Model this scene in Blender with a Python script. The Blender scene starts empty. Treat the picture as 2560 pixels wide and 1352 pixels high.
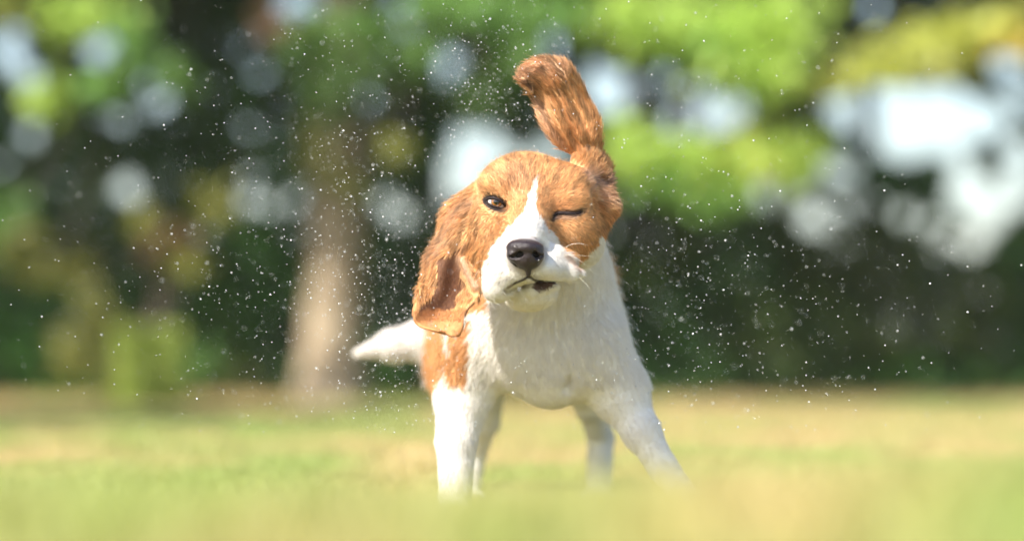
import bpy, math, random
import numpy as np
from mathutils import Vector, kdtree

rng = np.random.default_rng(7)
random.seed(7)
scene = bpy.context.scene
col = scene.collection

# ------------------------------------------------------------------ camera
F_PX = 2560 * 100 / 36.0
S = 1 / 2300.0                       # metres per photo pixel at the dog
DIST = F_PX * S
CAM_H = 0.19
HORIZON = 890
CAM = np.array([0.0, -DIST, CAM_H])
PITCH = math.atan((HORIZON - 676) / F_PX)
cd = bpy.data.cameras.new('camera')
cam = bpy.data.objects.new('camera', cd)
col.objects.link(cam)
cam.location = CAM
cam.rotation_euler = (math.pi / 2 + PITCH, 0, 0)
cd.lens = 100
cd.sensor_width = 36
cd.clip_end = 4000
cd.dof.use_dof = True
cd.dof.focus_distance = DIST - 0.075
cd.dof.aperture_fstop = 1.7
scene.camera = cam

# ------------------------------------------------------------------ light
SUN = np.array([-0.55, -0.50, 0.67]); SUN /= np.linalg.norm(SUN)
world = bpy.data.worlds.new('World')
scene.world = world
world.use_nodes = True
wn = world.node_tree
bg = wn.nodes['Background']
sky = wn.nodes.new('ShaderNodeTexSky')
sky.sky_type = 'NISHITA'
sky.sun_disc = False
sky.sun_elevation = math.asin(SUN[2])
sky.sun_rotation = math.atan2(SUN[0], SUN[1])
sky.air_density = 1.0
sky.dust_density = 1.5
wn.links.new(sky.outputs[0], bg.inputs[0])
bg.inputs[1].default_value = 0.125
sd = bpy.data.lights.new('sun', 'SUN')
sun = bpy.data.objects.new('sun', sd)
col.objects.link(sun)
sd.energy = 4.6
sd.angle = math.radians(0.5)
sd.color = (1.0, 0.94, 0.84)
sun.rotation_euler = Vector(SUN).to_track_quat('Z', 'Y').to_euler()
scene.view_settings.view_transform = 'Standard'
scene.view_settings.look = 'None'
scene.view_settings.gamma = 1
scene.view_settings.exposure = 1.02
scene.cycles.use_denoising = True
scene.cycles.max_bounces = 8
scene.cycles.diffuse_bounces = 4
scene.cycles.sample_clamp_indirect = 6

# ------------------------------------------------------------------ helpers
def P(px, py, q):
    """world point seen at photo pixel (px, py), q pixels (dog scale) nearer than the dog's plane"""
    y = -q * S
    cp, sp = math.cos(PITCH), math.sin(PITCH)
    a = (px - 1280) / F_PX; b = (676 - py) / F_PX
    d = np.array([a, cp - b * sp, sp + b * cp])
    t = (y - CAM[1]) / d[1]
    return CAM + d * t

def Pd(px, py, dist):
    return P(px, py, (DIST - dist) / S)

def project(p):
    """world (N,3) -> photo px, py, q"""
    p = np.atleast_2d(p)
    cp, sp = math.cos(PITCH), math.sin(PITCH)
    r = p - CAM
    z = r[:, 1] * cp + r[:, 2] * sp
    u = -r[:, 1] * sp + r[:, 2] * cp
    return 1280 + r[:, 0] / z * F_PX, 676 - u / z * F_PX, -p[:, 1] / S

def tag(o, label=None, cat=None, group=None, kind=None):
    if label: o['label'] = label
    if cat: o['category'] = cat
    if group: o['group'] = group
    if kind: o['kind'] = kind
    return o

def link(o, parent=None):
    col.objects.link(o)
    if parent is not None:
        o.parent = parent
        o.matrix_parent_inverse = parent.matrix_world.inverted()
    return o

def empty(name, loc):
    o = bpy.data.objects.new(name, None)
    o.location = loc
    o.empty_display_size = 0.1
    col.objects.link(o)
    bpy.context.view_layer.update()
    return o

def mesh_np(name, verts, faces, mat, smooth=False, colors=None):
    """faces: (N,k) int array"""
    me = bpy.data.meshes.new(name)
    verts = np.asarray(verts, np.float32); faces = np.asarray(faces, np.int32)
    n, k = faces.shape
    me.vertices.add(len(verts)); me.vertices.foreach_set('co', verts.ravel())
    me.loops.add(n * k); me.loops.foreach_set('vertex_index', faces.ravel())
    me.polygons.add(n)
    me.polygons.foreach_set('loop_start', np.arange(0, n * k, k, dtype=np.int32))
    me.polygons.foreach_set('loop_total', np.full(n, k, np.int32))
    if smooth: me.polygons.foreach_set('use_smooth', np.ones(n, bool))
    me.update(calc_edges=True)
    if colors is not None:
        a = me.color_attributes.new('Col', 'FLOAT_COLOR', 'POINT')
        c = np.ones((len(verts), 4), np.float32); c[:, :3] = colors
        a.data.foreach_set('color', c.ravel())
    if mat: me.materials.append(mat)
    return bpy.data.objects.new(name, me)

def smooth_noise(p, scale, seed=0):
    """cheap value noise on (N,3) points, 0..1"""
    q = np.asarray(p, np.float64) / scale
    i = np.floor(q).astype(np.int64); f = q - i
    f = f * f * (3 - 2 * f)
    out = np.zeros(len(q))
    for dx in (0, 1):
        for dy in (0, 1):
            for dz in (0, 1):
                h = ((i[:, 0] + dx) * 73856093) ^ ((i[:, 1] + dy) * 19349663) ^ ((i[:, 2] + dz) * 83492791) ^ (seed * 2654435)
                h = (h ^ (h >> 13)) * 1274126177
                v = ((h ^ (h >> 16)) & 0xFFFF) / 65535.0
                w = (f[:, 0] if dx else 1 - f[:, 0]) * (f[:, 1] if dy else 1 - f[:, 1]) * (f[:, 2] if dz else 1 - f[:, 2])
                out += v * w
    return out

def in_poly(px, py, poly):
    inside = np.zeros(len(px), bool)
    n = len(poly)
    for a in range(n):
        x1, y1 = poly[a]; x2, y2 = poly[(a + 1) % n]
        if y1 == y2: continue
        c = ((y1 > py) != (y2 > py)) & (px < (x2 - x1) * (py - y1) / (y2 - y1) + x1)
        inside ^= c
    return inside

def principled(name, color=(0.5, 0.5, 0.5), rough=0.6, attr=None, spec=0.5, trans_leaf=0.0, sub=0.0):
    m = bpy.data.materials.new(name); m.use_nodes = True
    nt = m.node_tree; b = nt.nodes['Principled BSDF']
    b.inputs['Base Color'].default_value = (*color, 1)
    b.inputs['Roughness'].default_value = rough
    b.inputs['Specular IOR Level'].default_value = spec
    src = None
    if attr:
        a = nt.nodes.new('ShaderNodeAttribute'); a.attribute_name = attr
        src = a.outputs['Color']
        nt.links.new(src, b.inputs['Base Color'])
    if trans_leaf > 0:
        t = nt.nodes.new('ShaderNodeBsdfTranslucent')
        if src is not None:
            g = nt.nodes.new('ShaderNodeMix'); g.data_type = 'RGBA'; g.blend_type = 'MULTIPLY'
            g.inputs['Factor'].default_value = 1
            nt.links.new(src, g.inputs['A']); g.inputs['B'].default_value = (1.3, 1.25, 0.7, 1)
            nt.links.new(g.outputs['Result'], t.inputs['Color'])
        else:
            t.inputs['Color'].default_value = (*color, 1)
        mx = nt.nodes.new('ShaderNodeMixShader'); mx.inputs[0].default_value = trans_leaf
        nt.links.new(b.outputs[0], mx.inputs[1]); nt.links.new(t.outputs[0], mx.inputs[2])
        nt.links.new(mx.outputs[0], nt.nodes['Material Output'].inputs[0])
    return m

def noise_color(m, c1, c2, scale, detail=4, target='Base Color'):
    nt = m.node_tree; b = nt.nodes['Principled BSDF']
    tc = nt.nodes.new('ShaderNodeTexCoord')
    n = nt.nodes.new('ShaderNodeTexNoise'); n.inputs['Scale'].default_value = scale; n.inputs['Detail'].default_value = detail
    r = nt.nodes.new('ShaderNodeValToRGB')
    r.color_ramp.elements[0].position = 0.35; r.color_ramp.elements[1].position = 0.65
    r.color_ramp.elements[0].color = (*c1, 1); r.color_ramp.elements[1].color = (*c2, 1)
    nt.links.new(tc.outputs['Object'], n.inputs['Vector'])
    nt.links.new(n.outputs[0], r.inputs[0]); nt.links.new(r.outputs[0], b.inputs[target])
    return n

# ================================================================== GROUND
def lawn_color(p, jitter):
    """coat of dry straw and green grass in patches; p (N,3)"""
    d = p[:, 1] + DIST
    q = p.copy(); q[:, 2] = 0; q[:, 1] *= 0.35
    n1 = smooth_noise(q, 0.16, 3); n2 = smooth_noise(q, 0.45, 5); n3 = smooth_noise(q, 0.07, 9)
    g = 0.42 * n1 + 0.40 * n2 + 0.18 * n3
    dry = np.clip((d - 6.0) / 4.5, 0, 1)              # the lawn farther off is drier
    g = g - 0.16 * dry + 0.06 + 0.04 * np.clip((3.2 - d) / 1.4, 0, 1)
    t = np.clip((g - 0.34) / 0.34, 0, 1)[:, None]
    straw = np.array([0.62, 0.49, 0.265]); green = np.array([0.38, 0.455, 0.155])
    c = straw * (1 - t) + green * t
    return c * (0.75 + 0.5 * jitter[:, None])

gm = bpy.data.materials.new('soil_and_thatch'); gm.use_nodes = True
gb = gm.node_tree.nodes['Principled BSDF']; gb.inputs['Roughness'].default_value = 0.95
noise_color(gm, (0.14, 0.15, 0.05), (0.30, 0.25, 0.12), 2.2, 8)
def gz(x, y):
    """height of the lawn: level at the dog, a low swell in front of the camera"""
    d = y + DIST
    return 0.098 * np.exp(-((d - 1.65) / 0.50) ** 2) * (0.8 + 0.4 * smooth_noise(np.stack([x, x * 0, x * 0], 1), 0.35, 12)) * np.exp(-(x / 6) ** 2)
N = 140
xs = np.concatenate([np.linspace(-400, -14, 14), np.linspace(-12, 12, N), np.linspace(14, 400, 14)])
ys = np.concatenate([np.linspace(-400, -14, 12), np.linspace(-12, -3.3, 10), np.linspace(-3.1, 0.4, 60), np.linspace(0.6, 40, 60), np.linspace(45, 400, 16)])
gx, gy = np.meshgrid(xs, ys)
gp = np.stack([gx.ravel(), gy.ravel(), np.zeros(gx.size)], 1)
flat = np.clip((np.hypot(gp[:, 0], gp[:, 1]) - 1.0) / 2, 0, 1)
gp[:, 2] = gz(gp[:, 0], gp[:, 1])
nx = len(xs)
idx = (np.arange(len(ys) - 1)[:, None] * nx + np.arange(nx - 1)[None]).ravel()
ground = mesh_np('ground', gp, np.stack([idx, idx + 1, idx + nx + 1, idx + nx], 1), gm, True)
tag(link(ground), 'level ground under the sunlit lawn', kind='structure')

def blades(n, x0, x1, d0, d1, h0, h1, w, wedge=None):
    if wedge:
        d = np.sqrt(rng.uniform(d0 ** 2, d1 ** 2, n))
        x = rng.uniform(-1, 1, n) * (wedge * d + 0.25)
    else:
        d = rng.uniform(d0, d1, n); x = rng.uniform(x0, x1, n)
    y = d - DIST
    base = np.stack([x, y, gz(x, y) - 0.003], 1)
    hh = rng.uniform(h0, h1, n) * (1 - 0.45 * np.exp(-((d - 3.1) / 0.75) ** 2)) * (0.75 + 0.5 * smooth_noise(base, 0.12, 21))
    ang = rng.uniform(0, 2 * np.pi, n)
    side = np.stack([np.cos(ang), np.sin(ang), np.zeros(n)], 1) * (w * rng.uniform(0.6, 1.3, n))[:, None]
    la = rng.uniform(0, 2 * np.pi, n); lean = rng.uniform(0.1, 0.75, n) * hh
    ld = np.stack([np.cos(la), np.sin(la), np.zeros(n)], 1) * lean[:, None]
    up = np.array([0, 0, 1.0])
    mid = base + ld * 0.35 + up * (hh * 0.6)[:, None]
    tip = base + ld + up * hh[:, None]
    v = np.stack([base - side, base + side, mid - side * 0.8, mid + side * 0.8, tip], 1).reshape(-1, 3)
    o = np.arange(n)[:, None] * 5
    f = np.concatenate([o + [[0, 1, 3]], o + [[0, 3, 2]], o + [[2, 3, 4]]], 0)
    j = rng.uniform(0, 1, n)
    c = lawn_color(base, j)
    c = np.repeat(c, 5, 0)
    return v, f, c

parts = [blades(130000, 0, 0, 1.0, 4.5, 0.022, 0.048, 0.0013, wedge=0.19),
         blades(110000, 0, 0, 4.5, 8.5, 0.022, 0.040, 0.0026, wedge=0.19),
         blades(90000, 0, 0, 8.5, 14.5, 0.018, 0.036, 0.0045, wedge=0.20),
         blades(70000, -4, 4, 0.8, 15, 0.02, 0.04, 0.005)]
# a few longer blades just before the dog, dark against the paws
vv, ff, cc, off = [], [], [], 0
for v, f, c in parts:
    vv.append(v); ff.append(f + off); cc.append(c); off += len(v)
grass_m = principled('grass_blade', rough=0.55, attr='Col', spec=0.3, trans_leaf=0.4)
grass = mesh_np('lawn_grass', np.concatenate(vv), np.concatenate(ff), grass_m, False, np.concatenate(cc))
tag(link(grass), 'sunlit lawn of mixed green and straw coloured grass around the dog', 'grass', kind='stuff')

# ================================================================== FOLIAGE
leaf_m = principled('leaf', rough=0.5, attr='Col', spec=0.35, trans_leaf=0.35)
bark_m = principled('bark', (0.2, 0.14, 0.1), 0.9)
noise_color(bark_m, (0.07, 0.05, 0.04), (0.14, 0.11, 0.085), 9, 8)
pale_bark = principled('pale_bark', (0.3, 0.2, 0.15), 0.9)
noise_color(pale_bark, (0.27, 0.205, 0.135), (0.45, 0.36, 0.25), 9, 8)

def leaves(c, size, colors, flat=0.6):
    """diamond leaves folded along the midrib"""
    n = len(c)
    a = rng.normal(size=(n, 3)); a[:, 2] *= flat; a /= np.linalg.norm(a, axis=1)[:, None]
    b = rng.normal(size=(n, 3)); b -= a * (a * b).sum(1)[:, None]; b /= np.linalg.norm(b, axis=1)[:, None]
    s = (size * rng.uniform(0.6, 1.3, n))[:, None]
    nn = np.cross(a, b)
    v = np.stack([c - a * s, c + b * s * 0.45 + nn * s * 0.12, c + a * s, c - b * s * 0.45 + nn * s * 0.12], 1).reshape(-1, 3)
    o = np.arange(n)[:, None] * 4
    f = np.concatenate([o + [[0, 1, 2]], o + [[0, 2, 3]]], 0)
    return v, f, np.repeat(colors, 4, 0)

def limb(pts, radii, seg=10):
    pts = np.array(pts, float); vs, fs = [], []
    for i, (p, r) in enumerate(zip(pts, radii)):
        t = pts[min(i + 1, len(pts) - 1)] - pts[max(i - 1, 0)]; t /= np.linalg.norm(t)
        u = np.cross(t, [0.3, 1, 0.1]); u /= np.linalg.norm(u); w = np.cross(t, u)
        for k in range(seg):
            an = 2 * math.pi * k / seg
            vs.append(p + (u * math.cos(an) + w * math.sin(an)) * r * (1 + 0.06 * math.sin(3 * an + i)))
    for i in range(len(pts) - 1):
        for k in range(seg):
            a = i * seg + k; b = i * seg + (k + 1) % seg
            fs.append((a, b, b + seg, a + seg))
    return np.array(vs), np.array(fs)

def join_limbs(name, limbs, mat):
    vs, fs, off = [], [], 0
    for v, f in limbs:
        vs.append(v); fs.append(f + off); off += len(v)
    return mesh_np(name, np.concatenate(vs), np.concatenate(fs), mat, True)

WALL = 11.9                                 # distance of the wood's edge
K_BLUR = 1.0
def wp(px, py):                             # point of the wall plane behind a photo pixel -> (x, z)
    p = Pd(px, py, WALL); return p[0], p[2]
PXM = F_PX / WALL
# openings in the foliage through which the bright sky shows: px, py, rx, ry
gaps = [(2285, 300, 190, 74), (2190, 250, 80, 45), (2420, 300, 95, 55), (2260, 350, 110, 50), (2120, 270, 50, 40), (2340, 250, 60, 40),
        (2430, 485, 62, 62), (2548, 430, 26, 105), (2520, 170, 30, 26), (2480, 540, 25, 30), (2555, 250, 20, 30),
        (1770, 292, 84, 44), (1700, 300, 28, 26), (1840, 270, 26, 18), (1540, 232, 76, 52), (1490, 195, 32, 28), (1600, 270, 22, 18),
        (1165, 420, 68, 68), (1215, 375, 50, 44), (1110, 480, 42, 42), (1160, 350, 28, 28), (1375, 385, 40, 26),
        (1595, 530, 33, 36), (1600, 585, 16, 16), (1930, 485, 42, 36), (2030, 545, 24, 24), (2170, 505, 24, 24), (2080, 430, 18, 18), (2100, 520, 12, 12),
        (2320, 560, 14, 14), (2440, 610, 20, 20), (2390, 400, 26, 18), (2380, 590, 13, 13), (2260, 540, 12, 12), (2000, 480, 12, 12), (2140, 430, 22, 14),
        (765, 0, 58, 22), (720, 20, 24, 20), (10, 135, 34, 36), (62, 185, 26, 26), (40, 95, 18, 18),
        (268, 112, 26, 32), (240, 130, 18, 18), (318, 468, 32, 32), (290, 298, 16, 16), (403, 256, 20, 20), (372, 205, 9, 9), (75, 332, 14, 14),
        (1117, 160, 24, 24), (1393, 120, 22, 22), (1400, 60, 10, 10), (920, 256, 14, 14), (605, 122, 10, 10), (615, 325, 9, 9), (650, 190, 7, 7),
        (580, 422, 12, 12), (625, 445, 8, 8), (615, 500, 18, 18), (675, 520, 10, 10), (738, 505, 15, 15), (1000, 540, 18, 18), (960, 510, 12, 12), (1020, 70, 13, 13), (985, 5, 14, 14),
        (1660, 200, 12, 12), (1745, 215, 16, 16), (0, 410, 12, 14), (1780, 10, 9, 9), (2180, 12, 14, 10), (1290, 400, 16, 16), (560, 95, 6, 6), (820, 470, 8, 8), (450, 600, 6, 6), (870, 110, 7, 7)]
GA = np.array([(*wp(g[0], g[1]), (g[2] - (14 if g[2] > 30 else 7 if g[0] < 1000 else 4)) / PXM, (g[3] - (14 if g[3] > 30 else 7 if g[0] < 1000 else 4)) / PXM) for g in gaps])

def keep_out_of_gaps(c, pad=0.034):
    ok = np.ones(len(c), bool)
    # sight lines of the openings run level with the ground: same x/distance ratio
    k = WALL / (c[:, 1] + DIST)
    x = c[:, 0] * k; z = CAM[2] + (c[:, 2] - CAM[2]) * k
    wob = (smooth_noise(np.stack([x, z, z * 0], 1), 0.05, 31) - 0.5) * 0.5
    for gx_, gz_, rx, rz in GA:
        e = ((x - gx_) / (rx + pad)) ** 2 + ((z - gz_) / (rz + pad)) ** 2
        ok &= e > 1 + wob
    return ok

dark_g = np.array([0.055, 0.105, 0.038]); mid_g = np.array([0.085, 0.22, 0.043]); olive = np.array([0.15, 0.14, 0.05])
def wood_color(c):
    n = len(c)
    t = smooth_noise(c, 0.5, 41)[:, None]; u = smooth_noise(c, 0.3, 43)[:, None]
    r = dark_g * (1 - t) + mid_g * t
    r = r * (1 - 0.5 * (u > 0.62)) + olive * 0.5 * (u > 0.62)
    return r * rng.uniform(0.6, 1.4, (n, 1))

# the wood's edge: trees side by side, each with the leaves nearest to it
tree_x = [-4.4, -3.0, -1.62, 0.25, 0.82, 1.68, 2.6, 4.4]
tree_lab = ['dense dark tree at the far left edge of the wood', 'dark tree with small sky gaps at the left of the wood',
            'dark green tree left of the pale trunk', 'tall dark tree behind the pale trunk and the dog',
            'dark tree with a large sky gap behind the raised ear', 'green tree behind the lime branches right of the dog',
            'tree with wide white sky openings at the right', 'grey green tree at the far right edge of the wood']
def wood_leaves(n, x0, x1, z0, z1, d0, d1, size, gap=True):
    c = np.stack([rng.uniform(x0, x1, n), rng.uniform(d0, d1, n) - DIST, rng.uniform(z0, z1, n)], 1)
    if gap: c = c[keep_out_of_gaps(c)]
    return c, np.full(len(c), size)
C1, S1 = wood_leaves(120000, -5.5, 5.5, 0.0, 2.3, WALL - 0.45, WALL + 0.45, 0.036)
C2, S2 = wood_leaves(26000, -5.5, 5.5, 0.0, 2.4, WALL + 0.5, WALL + 1.6, 0.075)
# overhanging canopy above the picture: shades the wood's edge
C3, S3 = wood_leaves(34000, -8, 8, 1.85, 4.6, 8.8, 15.0, 0.10, gap=False)
k3 = (C3[:, 1] + DIST) > 10.2 + 0.35 * (smooth_noise(C3, 0.9, 51) - 0.5) - 0.68 * (C3[:, 2] - 1.9)
# sun flecks reach the trunk: leave an opening along the sun's ray to it
def sun_hit(c, dist):
    t = (c[:, 1] + DIST - dist) / SUN[1]
    h = c - SUN[None] * t[:, None]
    return h[:, 0], h[:, 2]
TRUNK_D = 10.9; TR = Pd(832, 900, TRUNK_D)
hx_, hz_ = sun_hit(C3, TRUNK_D - 0.07)
k3 &= ~((np.abs(hx_ - TR[0]) < 0.20) & (hz_ > 0.13) & (hz_ < 0.60))
C3, S3 = C3[k3], S3[k3]
allc = np.concatenate([C1, C2, C3]); alls = np.concatenate([S1, S2, S3])
allcol = wood_color(allc)
near_tree = np.abs(allc[:, 0][:, None] + (smooth_noise(allc, 0.4, 61)[:, None] - 0.5) * 0.5 - np.array(tree_x)[None]).argmin(1)
for i, tx in enumerate(tree_x):
    base = (tx, WALL + 1.9 - DIST, 0)
    t = empty('tree', base)
    tag(t, tree_lab[i], 'tree', 'trees along the edge of the wood')
    m = near_tree == i
    v, f, c = leaves(allc[m], alls[m], allcol[m])
    link(mesh_np('crown', v, f, leaf_m, False, c), t)
    b = np.array(base)
    lm = [limb([b, b + [0.05, 0, 1.2], b + [-0.05, -0.1, 2.6], b + [0.1, -0.4, 4.2]], [0.06, 0.05, 0.05, 0.02])]
    for k in range(5):
        s = b + [0, 0, 2.2 + 0.4 * k]; a = rng.uniform(-1, 1)
        lm.append(limb([s, s + [a * 0.6, -0.7, 0.3], s + [a * 1.1, -2.2, 0.7]], [0.05, 0.035, 0.012], 6))
    link(join_limbs('trunk', lm, bark_m), t)

# the pale trunk in the middle distance with its crown above the picture
tb = Pd(832, 980, TRUNK_D); tb[2] = 0
big = empty('trunk_tree', tb)
big.name = 'broad_tree'
tag(big, 'tree with pale bare trunk catching sun, standing left of the dog', 'tree')
tl = [limb([tb + [0, 0, -0.05], tb + [0, 0, 0.06], tb + [-0.005, 0, 0.2], tb + [0.0, 0, 0.45], tb + [0.02, 0, 0.9], tb + [0.03, 0.0, 1.5], tb + [0, 0, 2.6], tb + [0.2, -0.1, 4.2]],
           [0.21, 0.14, 0.115, 0.104, 0.095, 0.085, 0.07, 0.03], 20)]
for k in range(6):
    s = tb + [0, 0, 1.9 + 0.3 * k]; a = k * 1.1
    tl.append(limb([s, s + [math.cos(a) * 0.8, math.sin(a) * 0.8, 0.4], s + [math.cos(a) * 1.7, math.sin(a) * 1.7, 0.8]], [0.05, 0.035, 0.01], 6))
link(join_limbs('trunk', tl, pale_bark), big)
n = 9000
d = rng.normal(size=(n, 3)); d /= np.linalg.norm(d, axis=1)[:, None]
c = tb + [0, 0.4, 3.3] + d * np.array([2.0, 1.7, 1.35]) * (rng.uniform(0.3, 1, (n, 1)) ** 0.5)
hx_, hz_ = sun_hit(c, TRUNK_D - 0.07)
c = c[~((np.abs(hx_ - TR[0]) < 0.20) & (hz_ > 0.13) & (hz_ < 0.60)) & (c[:, 2] > 1.85)]
# a low bough added to the crown, unseen, laid to shade the upper trunk
nb = 4500
tgt = np.stack([TR[0] + rng.uniform(-0.34, 0.34, nb), np.full(nb, TRUNK_D - 0.07 - DIST), rng.uniform(0.60, 1.9, nb)], 1)
zz = rng.uniform(1.85, 2.5, nb)
c = np.concatenate([c, tgt + SUN[None] * ((zz - tgt[:, 2]) / SUN[2])[:, None]])
v, f, cc_ = leaves(c, np.full(len(c), 0.10), wood_color(c))
link(mesh_np('crown', v, f, leaf_m, False, cc_), big)

# a broad tree at the left, outside the picture, whose crown shades the lawn
st = empty('shade_tree', (-5.0, 5.3 - DIST, 0))
tag(st, 'spreading tree left of the picture shading the far left lawn', 'tree')
b = np.array([-5.0, 5.3 - DIST, 0])
sl = [limb([b, b + [0, 0, 1.5], b + [0.1, 0, 2.8], b + [0.1, 0, 4.5]], [0.25, 0.2, 0.16, 0.06], 14)]
for k in range(7):
    s = b + [0, 0, 2.0 + 0.25 * k]; a = k * 0.9
    sl.append(limb([s, s + [math.cos(a), math.sin(a), 0.6], s + [math.cos(a) * 2.0, math.sin(a) * 2.2, 1.2]], [0.07, 0.05, 0.015], 6))
link(join_limbs('trunk', sl, bark_m), st)
n = 16000
d = rng.normal(size=(n, 3)); d /= np.linalg.norm(d, axis=1)[:, None]
c = b + [0, 0, 3.3] + d * np.array([2.0, 1.15, 0.8]) * (rng.uniform(0.2, 1, (n, 1)) ** 0.45)
v, f, cc_ = leaves(c, np.full(n, 0.10), wood_color(c))
link(mesh_np('crown', v, f, leaf_m, False, cc_), st)

# sunlit sprays of lighter and dimmed foliage in front of the dark wood: px, py, rx, ry, colour
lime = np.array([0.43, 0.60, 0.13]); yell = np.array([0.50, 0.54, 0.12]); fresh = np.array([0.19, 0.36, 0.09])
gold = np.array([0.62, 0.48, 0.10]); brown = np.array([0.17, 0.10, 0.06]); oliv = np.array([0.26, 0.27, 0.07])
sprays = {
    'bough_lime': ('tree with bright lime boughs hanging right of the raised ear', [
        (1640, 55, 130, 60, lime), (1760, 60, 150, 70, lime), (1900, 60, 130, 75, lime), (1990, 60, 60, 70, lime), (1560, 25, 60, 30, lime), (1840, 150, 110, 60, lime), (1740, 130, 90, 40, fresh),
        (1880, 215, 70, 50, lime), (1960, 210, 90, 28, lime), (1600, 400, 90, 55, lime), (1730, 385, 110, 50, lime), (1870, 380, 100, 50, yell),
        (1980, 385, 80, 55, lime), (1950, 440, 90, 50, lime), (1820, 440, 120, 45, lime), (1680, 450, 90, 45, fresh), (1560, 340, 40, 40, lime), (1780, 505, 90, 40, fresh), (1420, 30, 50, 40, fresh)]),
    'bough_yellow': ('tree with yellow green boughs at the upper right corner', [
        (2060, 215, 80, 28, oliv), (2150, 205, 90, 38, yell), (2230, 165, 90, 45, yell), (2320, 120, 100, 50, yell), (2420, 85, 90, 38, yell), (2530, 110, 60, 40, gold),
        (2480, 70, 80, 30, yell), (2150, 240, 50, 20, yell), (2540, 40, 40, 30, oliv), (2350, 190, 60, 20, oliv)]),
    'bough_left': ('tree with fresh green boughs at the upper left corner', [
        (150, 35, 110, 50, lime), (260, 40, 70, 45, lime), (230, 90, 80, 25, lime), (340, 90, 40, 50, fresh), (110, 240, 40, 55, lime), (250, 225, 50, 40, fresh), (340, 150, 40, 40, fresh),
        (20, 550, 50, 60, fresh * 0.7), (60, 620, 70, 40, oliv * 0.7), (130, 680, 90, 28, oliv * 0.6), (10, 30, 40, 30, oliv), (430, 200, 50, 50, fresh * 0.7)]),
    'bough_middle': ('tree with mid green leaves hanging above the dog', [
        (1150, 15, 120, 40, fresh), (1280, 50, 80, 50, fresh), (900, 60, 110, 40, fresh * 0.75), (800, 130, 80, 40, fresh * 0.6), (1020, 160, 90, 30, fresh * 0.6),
        (700, 60, 38, 38, brown), (990, 370, 32, 28, oliv), (840, 260, 70, 60, fresh * 0.35), (820, 380, 60, 50, oliv * 0.4), (850, 470, 50, 40, oliv * 0.35), (1010, 100, 90, 50, fresh * 0.5), (1200, 250, 70, 50, fresh * 0.4), (1270, 150, 60, 60, fresh * 0.5), (860, 190, 90, 50, fresh * 0.45), (540, 520, 36, 40, oliv), (1330, 110, 40, 50, fresh * 0.7)]),  # dimmest sprays added over the upper trunk as its shade
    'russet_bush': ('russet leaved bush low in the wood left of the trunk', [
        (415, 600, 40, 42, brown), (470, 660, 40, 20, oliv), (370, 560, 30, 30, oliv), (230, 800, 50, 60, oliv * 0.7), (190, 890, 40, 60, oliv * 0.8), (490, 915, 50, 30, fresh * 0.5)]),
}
SPR_D = 9.9
for nm, (lab, cl) in sprays.items():
    x0 = np.mean([Pd(s[0], s[1], SPR_D)[0] for s in cl])
    low = nm == 'russet_bush'
    base = np.array([x0, (SPR_D + (0.3 if low else 5.4)) - DIST, 0.0])
    t = empty('bush' if low else 'leafy_tree', base)
    tag(t, lab, 'bush' if low else 'tree')
    cs, ks, ls = [], [], []
    top = base + [0, 0, 0.3 if low else 2.6]
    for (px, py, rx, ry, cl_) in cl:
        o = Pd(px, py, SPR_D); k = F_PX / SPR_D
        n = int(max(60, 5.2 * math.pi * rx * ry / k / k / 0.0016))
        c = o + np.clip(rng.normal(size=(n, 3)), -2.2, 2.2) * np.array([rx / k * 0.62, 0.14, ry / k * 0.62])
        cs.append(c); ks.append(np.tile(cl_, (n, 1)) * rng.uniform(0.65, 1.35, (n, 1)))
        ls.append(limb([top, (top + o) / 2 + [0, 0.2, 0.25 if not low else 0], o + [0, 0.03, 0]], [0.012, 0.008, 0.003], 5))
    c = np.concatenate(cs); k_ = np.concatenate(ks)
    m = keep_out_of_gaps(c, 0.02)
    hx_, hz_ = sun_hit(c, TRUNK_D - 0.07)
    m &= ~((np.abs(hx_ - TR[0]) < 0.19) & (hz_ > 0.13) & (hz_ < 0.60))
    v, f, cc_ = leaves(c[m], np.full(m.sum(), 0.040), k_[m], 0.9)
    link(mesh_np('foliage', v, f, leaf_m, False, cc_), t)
    ls.append(limb([base, (base + top) / 2, top], [0.09 if not low else 0.02, 0.07 if not low else 0.02, 0.03 if not low else 0.01]))
    link(join_limbs('branches', ls, bark_m), t)

# low upright green plant at the left, standing on the lawn
def small_plant(px, py_top, dist, hw, cl_, lab, n, zbot=0.0):
    b = Pd(px, 950, dist); b[2] = 0
    topz = Pd(px, py_top, dist)[2]
    t = empty('young_shrub', b); tag(t, lab, 'shrub')
    c = np.stack([b[0] + rng.normal(0, hw * 0.55, n).clip(-hw, hw), b[1] + rng.uniform(-hw, hw, n), rng.uniform(zbot, topz, n)], 1)
    v, f, cc_ = leaves(c, np.full(n, 0.022), np.tile(cl_, (n, 1)) * rng.uniform(0.7, 1.3, (n, 1)))
    link(mesh_np('foliage', v, f, leaf_m, False, cc_), t)
    link(join_limbs('stems', [limb([b, b + [rng.uniform(-hw, hw) * .6, 0, topz * 0.9]], [0.006, 0.002], 5) for _ in range(7)], bark_m), t)
small_plant(372, 818, 9.4, 0.10, np.array([0.36, 0.44, 0.11]), 'low upright bright green shrub standing alone on the left lawn', 2000)
small_plant(300, 890, 9.6, 0.07, oliv * 0.7, 'small olive brown shrub just left of the bright green one', 300)
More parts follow.
